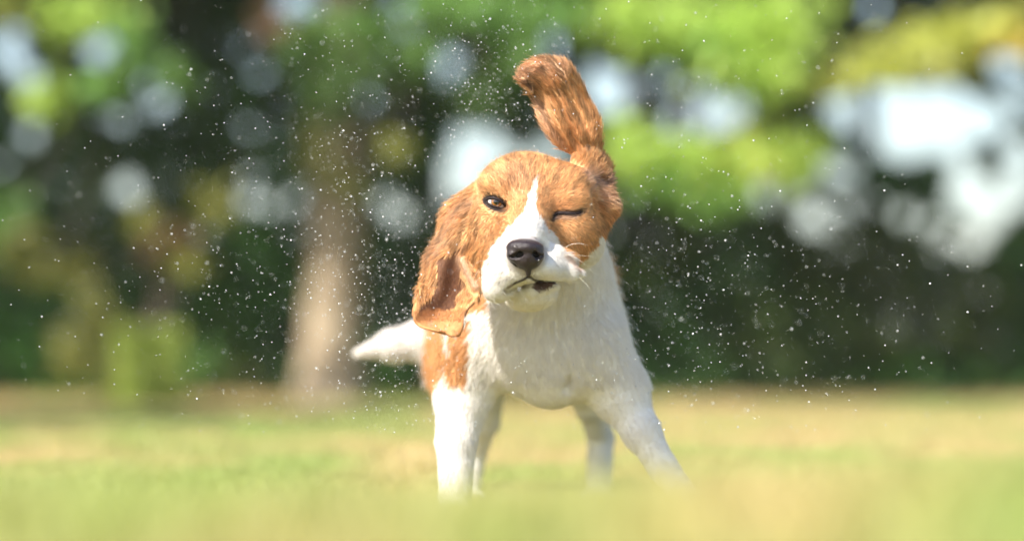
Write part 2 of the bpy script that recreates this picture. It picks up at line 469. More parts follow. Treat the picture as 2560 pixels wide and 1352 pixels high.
# thin haze added over the scene to lift its dark tones
HZ = 430.0
hb = np.array([(x, y, z) for x in (-HZ, HZ) for y in (-HZ, HZ) for z in (-1.0, 9.0)])
hf = np.array([(0, 1, 3, 2), (4, 6, 7, 5), (0, 4, 5, 1), (2, 3, 7, 6), (0, 2, 6, 4), (1, 5, 7, 3)])
hm = bpy.data.materials.new('haze'); hm.use_nodes = True
hm.node_tree.nodes.remove(hm.node_tree.nodes['Principled BSDF'])
pv = hm.node_tree.nodes.new('ShaderNodeVolumePrincipled')
pv.inputs['Color'].default_value = (0.95, 0.97, 1.0, 1); pv.inputs['Density'].default_value = 0.0010
hm.node_tree.links.new(pv.outputs[0], hm.node_tree.nodes['Material Output'].inputs['Volume'])
tag(link(mesh_np('haze', hb, hf, hm)), 'thin haze added over the lawn and the wood to lift the shade', kind='stuff')
#DOGSTART
# ================================================================== DOG
H = 0.0018
LO = np.array([-0.215, -0.20, -0.012]); HI = np.array([0.236, 0.500, 0.530])
DIM = np.ceil((HI - LO) / H).astype(int)
FLD = np.full(DIM, 0.05, np.float32)

class Field:
    def __init__(s, lo, dim, h, arr=None):
        s.lo = lo; s.dim = dim; s.h = h; s.a = arr if arr is not None else np.full(dim, 0.05, np.float32)
    def box(s, mn, mx):
        i0 = np.maximum(np.floor((mn - s.lo) / s.h).astype(int), 0)
        i1 = np.minimum(np.ceil((mx - s.lo) / s.h).astype(int) + 1, s.dim)
        if (i1 <= i0).any(): return None
        ax = [(s.lo[k] + np.arange(i0[k], i1[k]) * s.h).astype(np.float32) for k in range(3)]
        X = ax[0][:, None, None]; Y = ax[1][None, :, None]; Z = ax[2][None, None, :]
        return (slice(i0[0], i1[0]), slice(i0[1], i1[1]), slice(i0[2], i1[2])), X, Y, Z
    def blend(s, sl, d, k, op):
        a = s.a[sl]
        if op == 'sub':
            if k <= 0: s.a[sl] = np.maximum(a, -d); return
            h = np.clip(0.5 - 0.5 * (a + d) / k, 0, 1)
            s.a[sl] = a * (1 - h) - d * h + k * h * (1 - h)
        else:
            if k <= 0: s.a[sl] = np.minimum(a, d); return
            h = np.clip(0.5 + 0.5 * (a - d) / k, 0, 1)
            s.a[sl] = a * (1 - h) + d * h - k * h * (1 - h)
    def cone(s, a, b, ra, rb, k=0.01, op='add'):
        a = np.asarray(a); b = np.asarray(b)
        m = max(ra, rb) + abs(k) + 3 * s.h
        r = s.box(np.minimum(a, b) - m, np.maximum(a, b) + m)
        if r is None: return
        sl, X, Y, Z = r
        ab = b - a; L = float(ab @ ab) + 1e-12
        px, py, pz = X - a[0], Y - a[1], Z - a[2]
        t = np.clip((px * ab[0] + py * ab[1] + pz * ab[2]) / L, 0, 1)
        d = np.sqrt((px - t * ab[0]) ** 2 + (py - t * ab[1]) ** 2 + (pz - t * ab[2]) ** 2) - (ra + (rb - ra) * t)
        s.blend(sl, d.astype(np.float32), k, op)
    def ell(s, c, r, k=0.01, op='add', R=None):
        c = np.asarray(c); r = np.asarray(r, float)
        m = (r if R is None else np.full(3, r.max())) + abs(k) + 3 * s.h
        bb = s.box(c - m, c + m)
        if bb is None: return
        sl, X, Y, Z = bb
        px, py, pz = X - c[0], Y - c[1], Z - c[2]
        if R is not None:
            px, py, pz = (R[0][0] * px + R[0][1] * py + R[0][2] * pz, R[1][0] * px + R[1][1] * py + R[1][2] * pz, R[2][0] * px + R[2][1] * py + R[2][2] * pz)
        k0 = np.sqrt((px / r[0]) ** 2 + (py / r[1]) ** 2 + (pz / r[2]) ** 2)
        k1 = np.sqrt((px / r[0] ** 2) ** 2 + (py / r[1] ** 2) ** 2 + (pz / r[2] ** 2) ** 2)
        d = k0 * (k0 - 1) / np.maximum(k1, 1e-6)
        s.blend(sl, d.astype(np.float32), k, op)
    def sample(s, p):
        """trilinear"""
        g = (np.atleast_2d(p) - s.lo) / s.h
        i = np.clip(np.floor(g).astype(int), 0, s.dim - 2); f = g - i
        o = 0
        for dx in (0, 1):
            for dy in (0, 1):
                for dz in (0, 1):
                    w = (f[:, 0] if dx else 1 - f[:, 0]) * (f[:, 1] if dy else 1 - f[:, 1]) * (f[:, 2] if dz else 1 - f[:, 2])
                    o = o + w * s.a[i[:, 0] + dx, i[:, 1] + dy, i[:, 2] + dz]
        return o
    def grad(s, p, e=None):
        e = e or s.h
        g = np.stack([s.sample(p + np.eye(3)[k] * e) - s.sample(p - np.eye(3)[k] * e) for k in range(3)], 1)
        return g / np.maximum(np.linalg.norm(g, axis=1), 1e-9)[:, None]
    def mesh(s):
        import openvdb
        g = openvdb.FloatGrid(3 * s.h)
        g.copyFromArray(np.clip(s.a, -3 * s.h, 3 * s.h), tolerance=1e-7)
        g.transform = openvdb.createLinearTransform(voxelSize=s.h)
        pts, quads = g.convertToQuads(0.0)
        return pts + s.lo, quads[:, ::-1]

W = Field(LO, DIM, H, FLD)
rad = lambda r: r * S
dsc = lambda q: (DIST - q * S) / DIST      # photo pixels to metres at depth q
def C_(a, b, ra, rb, k=22, op='add'): W.cone(P(*a), P(*b), rad(ra) * dsc(a[2]), rad(rb) * dsc(b[2]), rad(k), op)
def E_(c, r, k=22, op='add', rot=0):
    R = None
    if rot:                                       # turn in the picture plane, degrees clockwise
        a = math.radians(rot); R = [[math.cos(a), 0, -math.sin(a)], [0, 1, 0], [math.sin(a), 0, math.cos(a)]]
    W.ell(P(*c), (rad(r[0]) * dsc(c[2]), rad(r[2]), rad(r[1]) * dsc(c[2])), rad(k), op, R)

# --- trunk of the body, front to back (it stands BQ behind the lowered head)
BQ = -95
_C, _E = C_, E_
def C_(a, b, ra, rb, k=22, op='add'): _C((a[0], a[1], a[2] + BQ), (b[0], b[1], b[2] + BQ), ra, rb, k, op)
def E_(c, r, k=22, op='add', rot=0): _E((c[0], c[1], c[2] + BQ), r, k, op, rot)
E_((1330, 790, -470), (212, 172, 420), 40)
E_((1330, 832, -225), (218, 150, 190), 80)
E_((1445, 705, -400), (90, 98, 200), 50)
C_((1370, 540, -100), (1365, 790, -225), 108, 178, 60)            # neck
C_((1310, 885, -140), (1430, 890, -140), 92, 92, 50)              # chest between the shoulders
E_((1380, 930, -150), (84, 90, 84), 50)
C_((1436, 868, -45), (1418, 965, -75), 5, 5, 30, 'sub')                           # breastbone
C_((1205, 850, -880), (1420, 850, -880), 110, 100, 60)
E_((1165, 900, -820), (105, 150, 130), 50)                        # left haunch
E_((1470, 880, -820), (85, 120, 120), 50)
# --- tail
C_((1200, 800, -980), (1060, 852, -1000), 48, 48, 30)
C_((1060, 852, -1000), (985, 864, -990), 48, 38, 16)
C_((985, 864, -990), (904, 880, -960), 38, 11, 14)
# --- front legs
C_((1185, 880, -165), (1160, 985, -170), 95, 74, 40)
C_((1160, 985, -170), (1141, 1100, -130), 72, 49, 26)
C_((1141, 1100, -130), (1138, 1250, -110), 48, 40, 20)
E_((1137, 1286, -75), (50, 34, 66), 16)
C_((1468, 860, -150), (1545, 975, -165), 102, 76, 44)
C_((1545, 975, -165), (1603, 1078, -125), 68, 46, 28)
C_((1603, 1078, -125), (1657, 1168, -105), 45, 35, 20)
C_((1657, 1168, -105), (1718, 1252, -95), 35, 34, 16)
E_((1742, 1287, -65), (46, 32, 62), 16)
for lx, ly in ((1137, 1289), (1742, 1290)):                      # toes
    for j in (-1.5, -0.5, 0.5, 1.5):
        E_((lx + j * 23, ly + 2 + abs(j) * 2, -18 - abs(j) * 9), (14, 19, 26), 5)
# --- hind legs
C_((1195, 930, -820), (1205, 1050, -860), 75, 45, 30)
C_((1205, 1050, -860), (1185, 1130, -945), 38, 30, 14)
C_((1185, 1130, -945), (1172, 1230, -925), 28, 27, 12)
E_((1170, 1250, -890), (40, 24, 55), 12)
C_((1455, 920, -820), (1478, 1010, -860), 76, 44, 34)
C_((1478, 1010, -860), (1502, 1095, -945), 36, 31, 14)
C_((1502, 1095, -945), (1498, 1228, -925), 31, 30, 12)
E_((1495, 1250, -890), (42, 24, 55), 12)

C_, E_ = _C, _E
# --- head
C_((1355, 545, -60), (1365, 690, -250), 104, 150, 60)             # nape and throat
E_((1292, 672, 50), (84, 66, 90), 30)
E_((1330, 514, -30), (150, 124, 165), 30)
E_((1302, 450, -20), (78, 62, 90), 30)
E_((1262, 460, 40), (56, 48, 70), 36)
E_((1425, 470, 40), (62, 52, 70), 36)
E_((1243, 470, 88), (46, 26, 34), 26, rot=20)                     # brows
E_((1425, 497, 96), (50, 28, 36), 22)
E_((1235, 590, 52), (66, 108, 86), 34, rot=6)                     # cheeks
E_((1420, 575, 52), (80, 82, 88), 34)
E_((1412, 583, 100), (44, 34, 30), 18)                            # squeezed cheek under the shut eye
E_((1455, 600, 10), (55, 70, 70), 30)
C_((1335, 505, 92), (1318, 590, 235), 42, 40, 34)                 # bridge of the muzzle
C_((1330, 600, 120), (1312, 655, 240), 74, 56, 30)
E_((1262, 672, 205), (54, 72, 66), 22, rot=12)                    # hanging left lip
E_((1243, 716, 200), (38, 40, 50), 12)
E_((1362, 668, 215), (52, 36, 66), 18, rot=18)
C_((1370, 662, 225), (1425, 682, 205), 30, 22, 14)                # lip flung out to the right
C_((1425, 680, 205), (1449, 684, 196), 19, 13, 8)
C_((1385, 640, 205), (1420, 650, 192), 29, 24, 10)
E_((1313, 635, 285), (46, 40, 34), 16)                            # pad under the nose
E_((1328, 735, 98), (64, 42, 88), 12, rot=-8)                    # chin
C_((1288, 732, 160), (1330, 726, 184), 14, 15, 8)
C_((1330, 724, 184), (1386, 716, 168), 15, 12, 10)
E_((1297, 722, 262), (34, 13, 55), 5, 'sub', rot=-24)
E_((1352, 711, 250), (38, 7, 40), 5, 'sub', rot=-2)

# --- ears: sheets laid down as strings of small balls
def catmull(a, b, c, d, t):
    return 0.5 * (2 * b + (c - a) * t + (2 * a - 5 * b + 4 * c - d) * t * t + (3 * b - a - 3 * c + d) * t ** 3)
def sheet(rows, nu, nv):
    R = np.array(rows, float)                                     # rows x cols x 3
    def up(A, n):
        A = np.concatenate([2 * A[:1] - A[1:2], A, 2 * A[-1:] - A[-2:-1]])
        t = np.linspace(0, len(A) - 3 - 1e-6, n); i = t.astype(int); f = (t - i).reshape(-1, *([1] * (A.ndim - 1)))
        return catmull(A[i], A[i + 1], A[i + 2], A[i + 3], f)
    A = up(R, nu)
    return up(A.swapaxes(0, 1), nv).swapaxes(0, 1)
ear_pts = []
def ear(rows, nu, nv, th, k, wav=lambda u, v: 0 * u * v):
    G = sheet(rows, nu, nv)
    E = Field(LO, DIM, H, None) if False else None
    pts = np.array([P(*g) for g in G.reshape(-1, 3)])
    mn = pts.min(0) - 0.02; mx = pts.max(0) + 0.02
    i0 = np.maximum(np.floor((mn - LO) / H).astype(int), 0); i1 = np.minimum(np.ceil((mx - LO) / H).astype(int), DIM)
    sub = np.full(i1 - i0, 0.05, np.float32)
    L = Field(LO + i0 * H, i1 - i0, H, sub)
    G[..., 2] += wav(np.linspace(0, 1, nu)[:, None], np.linspace(0, 1, nv)[None, :])
    pts = np.array([P(*g) for g in G.reshape(-1, 3)])
    T = np.array(th(np.linspace(0, 1, nu)[:, None], np.linspace(0, 1, nv)[None, :])).reshape(-1) * S
    for p, r in zip(pts, T):
        b = L.box(p - r - 2.5 * H, p + r + 2.5 * H)
        if b is None: continue
        sl, X, Y, Z = b
        d = np.sqrt((X - p[0]) ** 2 + (Y - p[1]) ** 2 + (Z - p[2]) ** 2) - r
        sub[sl] = np.minimum(sub[sl], d)
    sl = tuple(slice(a, b) for a, b in zip(i0, i1))
    W.blend(sl, sub, k * S, 'add')
    return G
left_rows = [
    [(1195, 455, 10), (1200, 490, 30), (1203, 530, 50), (1208, 570, 62)],
    [(1114, 520, -30), (1142, 545, 22), (1168, 572, 58), (1192, 605, 72)],
    [(1098, 588, -30), (1130, 605, 40), (1162, 622, 66), (1192, 645, 78)],
    [(1066, 645, 15), (1108, 658, 64), (1150, 668, 55), (1198, 690, 92)],
    [(1057, 715, 60), (1098, 725, 68), (1145, 735, 52), (1196, 738, 100)],
    [(1038, 780, 95), (1078, 784, 78), (1125, 788, 74), (1166, 776, 110)],
    [(1046, 812, 112), (1084, 818, 98), (1122, 825, 96), (1158, 812, 112)],
    [(1098, 828, 114), (1116, 834, 108), (1132, 840, 106), (1148, 838, 110)]]
ear(left_rows, 190, 90, lambda u, v: 5.0 - 1.4 * u + 0 * v, 5,
    lambda u, v: 3.5 * np.sin(v * 19 + 4 * u) * np.clip(1.4 - 1.6 * u, 0, 1) + 7 * np.sin(u * 19 + 1) * np.clip(1 - 3 * v, 0, 1) + 6 * np.sin(v * 9 + 2) * np.clip((u - 0.7) * 4, 0, 1))
C_((1156, 650, 76), (1190, 716, 98), 8, 10, 14)                   # fold at the ear's inner edge
C_((1052, 712, 62), (1036, 784, 98), 6, 6, 6)
right_rows = [
    [(1425, 440, 30), (1462, 430, 42), (1500, 470, 20), (1528, 500, -50)],
    [(1432, 405, 22), (1466, 398, 38), (1496, 400, 18), (1522, 418, -40)],
    [(1432, 386, 18), (1455, 380, 32), (1478, 378, 18), (1500, 380, -20)],
    [(1392, 362, 24), (1432, 352, 26), (1468, 346, 30), (1500, 345, -10)],
    [(1358, 310, 26), (1402, 308, 34), (1450, 305, 24), (1497, 300, -10)],
    [(1340, 258, 22), (1385, 258, 34), (1428, 256, 22), (1470, 248, -10)],
    [(1326, 218, 20), (1362, 214, 34), (1408, 206, 26), (1446, 198, 0)],
    [(1308, 198, 50), (1340, 180, 42), (1385, 170, 30), (1420, 162, 6)],
    [(1322, 166, 50), (1342, 156, 40), (1366, 152, 30), (1388, 152, 14)]]
ear(right_rows, 210, 90, lambda u, v: 5.0 - 0.8 * u + 2.5 * np.clip(1 - 4 * u, 0, 1) + 0 * v, 6,
    lambda u, v: np.clip((u - 0.12) * 5, 0, 1) * (4.5 * np.sin(v * 24 + 5 * u + 1.5 * np.sin(9 * u)) + 6 * np.sin(u * 17) * (1 - v) ** 2 * 2))
E_((1362, 188, 30), (60, 44, 13), 8)
C_((1306, 200, 52), (1330, 232, 50), 7, 6, 4)                     # curled tip
C_((1306, 196, 52), (1345, 165, 46), 8, 8, 6)
C_((1480, 430, 0), (1512, 515, -5), 34, 33, 12)                  # ear base
C_((1512, 515, -5), (1494, 562, -5), 32, 26, 10)
C_((1466, 452, 60), (1478, 545, 45), 4, 5, 16, 'sub')
E_((1510, 452, 22), (20, 12, 18), 6, 'sub', rot=20)               # hollow of the ear

def surf(px, py, q0=420, q1=-300):
    """depth q at which the sight line of a pixel meets the dog"""
    q = np.arange(q0, q1, -1.5)
    p = np.array([P(px, py, k) for k in q])
    ok = ((p > LO) & (p < HI - 2 * H)).all(1)
    v = np.where(ok, W.sample(np.clip(p, LO, HI - 3 * H)), 1)
    i = int(np.argmax(v < 0))
    return q[i] if v[i] < 0 else None

# --- eye socket, closed eye, mouth
EYE = (1243, 507); qe = surf(*EYE)
E_((EYE[0], EYE[1], qe + 4), (27, 13, 20), 4, 'sub', rot=22)
SLIT = [(1381, 546), (1386, 537), (1396, 533), (1412, 533), (1430, 534), (1444, 533), (1453, 529)]
slit_q = [surf(*p) for p in SLIT]
for a, b, qa, qb in zip(SLIT, SLIT[1:], slit_q, slit_q[1:]):
    C_((*a, qa + 1), (*b, qb + 1), 5, 5, 5, 'sub')
LIPL = [(1321, 690), (1310, 699), (1296, 704), (1282, 711), (1270, 719), (1260, 727)]
LIPR = [(1321, 690), (1335, 700), (1352, 703), (1372, 705), (1392, 706)]
lip_q = {}
for line in (LIPR,):
    q_ = [surf(*p) or 150 for p in line]; lip_q[id(line)] = q_
    for a, b, qa, qb in zip(line, line[1:], q_, q_[1:]):
        C_((*a, qa), (*b, qb), 5, 5, 4, 'sub')

# --- coat colours, painted where the coat has them, plus some painted shade
BLAZE = [(1336, 445), (1343, 462), (1341, 500), (1345, 535), (1362, 565), (1385, 590), (1400, 612), (1418, 630), (1440, 650), (1475, 690),
         (1465, 725), (1405, 735), (1400, 800), (1240, 800), (1212, 752), (1202, 735), (1204, 695), (1216, 660), (1224, 628), (1240, 600), (1270, 572),
         (1295, 548), (1312, 520), (1322, 492), (1328, 465)]
HEAD = [(1160, 480), (1200, 380), (1390, 380), (1270, 280), (1250, 100), (1440, 100), (1560, 250), (1530, 380), (1600, 420), (1600, 560), (1498, 592), (1470, 640), (1440, 664),
        (1400, 800), (1235, 800), (1222, 772), (1180, 770), (1165, 780), (1160, 870), (1000, 870), (1000, 500)]
PATCH = [(1128, 815), (1180, 800), (1176, 850), (1172, 905), (1168, 950), (1148, 966), (1118, 962), (1114, 920), (1122, 870)]
WHITE = np.array([0.84, 0.82, 0.79]); TAN = np.array([0.74, 0.435, 0.20]); TAN2 = np.array([0.44, 0.19, 0.07]); DARK = np.array([0.022, 0.014, 0.013])
EARIN_SHADE = np.array([0.17, 0.07, 0.04]); PALE = np.array([0.55, 0.36, 0.25]); PINK = np.array([0.36, 0.24, 0.21])

def seg_dist(px, py, line):
    d = np.full(len(px), 1e9)
    for (x1, y1), (x2, y2) in zip(line, line[1:]):
        dx, dy = x2 - x1, y2 - y1; L = dx * dx + dy * dy + 1e-9
        t = np.clip(((px - x1) * dx + (py - y1) * dy) / L, 0, 1)
        d = np.minimum(d, np.hypot(px - x1 - t * dx, py - y1 - t * dy))
    return d

def coat(p):
    px, py, q = project(p)
    w1 = smooth_noise(p, 0.010, 71) - 0.5; w2 = smooth_noise(p, 0.004, 73) - 0.5
    jx = px + w1 * 14 + w2 * 9; jy = py + (smooth_noise(p, 0.010, 75) - 0.5) * 14
    n = len(p)
    c = np.tile(WHITE, (n, 1))
    def paint(m, colr, a=1.0):
        m = np.asarray(m, float)[:, None] * a
        c[:] = c * (1 - m) + np.asarray(colr) * m
    t = smooth_noise(p, 0.02, 77)[:, None]
    tan = TAN * (1 - 0.35 * t) + TAN2 * 0.35 * t
    def paint_t(m):
        m = np.asarray(m, float)[:, None]; c[:] = c * (1 - m) + tan * m
    # saddle over the back, flank, haunch and the patch at the shoulder
    body = q < -55
    saddle = body & ((py < 700) & (q < -330) | (q < -330) & (jx < 1150) & (py < 1010) & (py > 780) | (q < -330) & (jx > 1500) & (jy < 700) | ((jx < 1118) & (jy < 900 + (1118 - jx) * 2.4) & (jy > 790) & (q > -700) & (q < -120)) | (q < -420) & (jy < 800))
    tail = (px < 1075) & (q < -900)
    paint_t(saddle & ~tail)
    paint_t(in_poly(jx, jy, PATCH) & (q < 30))
    head = in_poly(jx, jy, HEAD) & (q > -150) & (q < 400) & ~((jy > 560) & (q < -20) & (px > 1215)) & ~((jy > 690) & (px > 1222))
    skull_back = (q <= 20) & (py < 560) & (px > 1150)
    neck_l = (jx < 1225) & (jx > 1150) & (jy < 780) & (q > -200) & (q < 60)
    paint_t(head | skull_back | neck_l)
    paint(in_poly(jx, jy, BLAZE) & (q > 40), WHITE)
    # pale hairs: over the brow, on the ear folds
    pale = np.exp(-((px - 1290) / 45) ** 2 - ((py - 450) / 40) ** 2) * 0.35 * (head & (q > 20))
    paint(pale, PALE)
    lear = (px < 1200) & (q > -60) & (py > 470) & (py < 860) & head
    paint(lear, TAN * 0.92, 0.5)
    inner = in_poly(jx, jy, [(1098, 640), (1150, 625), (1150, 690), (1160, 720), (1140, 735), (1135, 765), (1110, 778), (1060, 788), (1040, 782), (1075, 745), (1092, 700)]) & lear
    paint(inner, EARIN_SHADE, 0.92)  # shadow inside the hanging ear, painted into its brown skin colour
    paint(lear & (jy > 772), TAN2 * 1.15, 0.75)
    paint(np.exp(-(seg_dist(px, py, [(1150, 645), (1165, 680), (1190, 718)]) / 11) ** 2) * lear, PALE, 0.9)
    paint(np.exp(-(seg_dist(px, py, [(1185, 500), (1130, 540), (1105, 600), (1075, 640)]) / 22) ** 2) * lear, PALE, 0.45)
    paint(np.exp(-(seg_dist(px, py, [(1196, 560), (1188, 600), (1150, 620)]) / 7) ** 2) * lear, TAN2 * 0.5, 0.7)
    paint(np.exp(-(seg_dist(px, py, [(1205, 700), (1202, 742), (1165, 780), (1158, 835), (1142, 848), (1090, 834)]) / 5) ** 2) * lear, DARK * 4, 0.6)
    rear = in_poly(px, py, [(1290, 130), (1440, 130), (1510, 300), (1510, 385), (1560, 480), (1550, 600), (1470, 560), (1440, 400), (1400, 400), (1330, 330), (1290, 220)]) & (q < 90)
    paint(np.exp(-(seg_dist(px, py, [(1390, 240), (1430, 310), (1450, 380)]) / 16) ** 2) * rear, TAN2, 0.5)
    paint(np.exp(-(seg_dist(px, py, [(1310, 190), (1350, 165), (1400, 175)]) / 30) ** 2) * rear, PALE * 1.2, 0.6)
    paint(np.exp(-(seg_dist(px, py, [(1350, 270), (1375, 330), (1410, 372)]) / 18) ** 2) * rear, PALE * 1.2, 0.6)
    paint(np.exp(-(seg_dist(px, py, [(1322, 210), (1345, 236)]) / 9) ** 2) * rear, DARK * 3, 0.85)  # shade in the hollow under the curled tip, painted in
    paint(np.exp(-(seg_dist(px, py, [(1470, 440), (1500, 480), (1535, 500)]) / 18) ** 2) * rear, PALE * 1.3, 0.9)
    paint(np.exp(-(seg_dist(px, py, [(1490, 452), (1532, 455)]) / 13) ** 2) * rear, PINK, 0.85)
    paint(np.exp(-(seg_dist(px, py, [(1540, 530), (1520, 570), (1500, 588)]) / 14) ** 2) * rear, TAN2, 0.5)
    # dark rims of the eyes
    front = (q > 40)
    a = math.radians(22); ex = (px - EYE[0] + 4) * math.cos(a) + (py - EYE[1] - 2) * math.sin(a); ey = -(px - EYE[0] + 3) * math.sin(a) + (py - EYE[1] - 2) * math.cos(a)
    e = np.sqrt((ex / 34) ** 2 + ((ey - 1) / 18.5) ** 2)
    paint(np.clip((1.10 - e) * 8, 0, 1) * front, DARK * 0.7, 1.0)
    sd_ = seg_dist(px, py, SLIT)
    paint(np.clip((10 - sd_) / 4, 0, 1) * front, DARK, 0.9)
    paint(np.exp(-(seg_dist(px, py, [(1392, 545), (1420, 544), (1440, 542)]) / 5) ** 2) * front, PINK * 0.7, 0.6)
    paint(np.exp(-((px - 1395) / 26) ** 2 - ((py - 522) / 12) ** 2) * front, TAN2 * 1.1, 0.6)
    paint(np.exp(-((px - 1272) / 16) ** 2 - ((py - 515) / 18) ** 2) * front, TAN2 * 1.1, 0.45)
    # grey freckled skin round the nose and along the lips, with painted shade under the lip
    nd = np.sqrt(((px - 1313) / 62) ** 2 + ((py - 635) / 54) ** 2)
    paint((nd < 0.70) & (q > 150), DARK * 0.3)
    paint(np.clip((0.97 - nd) * 5, 0, 1) * (nd > 0.70) * (q > 150), np.array([0.22, 0.17, 0.16]), 0.75)
    paint(np.exp(-(seg_dist(px, py, [(1321, 672), (1321, 694)]) / 4) ** 2) * front, DARK, 0.95)
    paint(np.exp(-((px - 1321) / 30) ** 2 - ((py - 690) / 14) ** 2) * front * 0.55 * (smooth_noise(p, 0.0016, 78) > 0.4), np.array([0.18, 0.12, 0.10]))
    for k_ in range(14):
        paint(np.exp(-(np.hypot(px - (1236 + (k_ * 37) % 40 + (k_ % 3) * 3), py - (672 + (k_ * 23) % 44)) / 1.8) ** 2) * front, DARK * 5, 0.75)
    dl = np.minimum(seg_dist(px, py, LIPL[:5]), seg_dist(px, py, LIPR))
    paint(np.clip((5.5 - dl) / 4, 0, 1) * front, DARK, 0.92)
    paint(np.exp(-(seg_dist(px, py, LIPL[3:]) / 4) ** 2) * front, np.array([0.25, 0.2, 0.15]), 0.7)  # soft shadow under the hanging lip, painted on
    paint(in_poly(px, py, [(1336, 704), (1392, 708), (1368, 722), (1345, 727), (1330, 718)]) * front, np.array([0.11, 0.04, 0.028]), 0.9)
    paint(np.exp(-(seg_dist(px, py, [(1268, 728), (1300, 718), (1322, 716)]) / 4.5) ** 2) * front, np.array([0.22, 0.18, 0.10]), 0.5)  # olive shade of the chin below the lip, painted on
    paint(np.exp(-(seg_dist(px, py, [(1416, 640), (1432, 655), (1448, 672)]) / 8) ** 2) * front, PALE, 0.7)
    return np.clip(c, 0, 1), dict(px=px, py=py, q=q, eye=e, slit=sd_, nose=nd, lip=dl, lear=lear, rear=rear, inner=inner | ((seg_dist(px, py, [(1150, 645), (1165, 680), (1190, 718)]) < 16) & lear), head=head | skull_back)

pts, quads = W.mesh()
gn = W.grad(pts)
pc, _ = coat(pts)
skin_m = principled('dog_skin_and_undercoat', rough=0.7, attr='Col', spec=0.25)
DOG = empty('dog', P(1400, 1330, -450) * [1, 1, 0])
tag(DOG, 'tan and white beagle shaking water off, one ear flung up and one eye shut', 'dog')
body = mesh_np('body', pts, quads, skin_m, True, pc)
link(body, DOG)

# --- fur: hairs rooted on the body, following the lie of the coat, in wet clumps
tri_a = np.linalg.norm(np.cross(pts[quads[:, 2]] - pts[quads[:, 0]], pts[quads[:, 3]] - pts[quads[:, 1]]), axis=1) / 2
cen = pts[quads].mean(1)
cpx, cpy, cq = project(cen)
headish = (cpy < 800) & (cq > -80) | (cpy < 560)
wgt = np.where(headish, 1.0, 0.22)
cn = W.grad(cen)
wgt *= np.where(cn[:, 1] > 0.55, 0.25, 1.0)                      # fewer on what faces away
wgt *= np.where(cen[:, 2] < 0.035, 0.3, 1.0)
pr = tri_a * wgt; pr /= pr.sum()
NH = 560000
fi = rng.choice(len(quads), NH, p=pr)
bw = rng.dirichlet([1, 1, 1, 1], NH)
root = (pts[quads[fi]] * bw[:, :, None]).sum(1)
nrm = W.grad(root)
rc, info = coat(root)
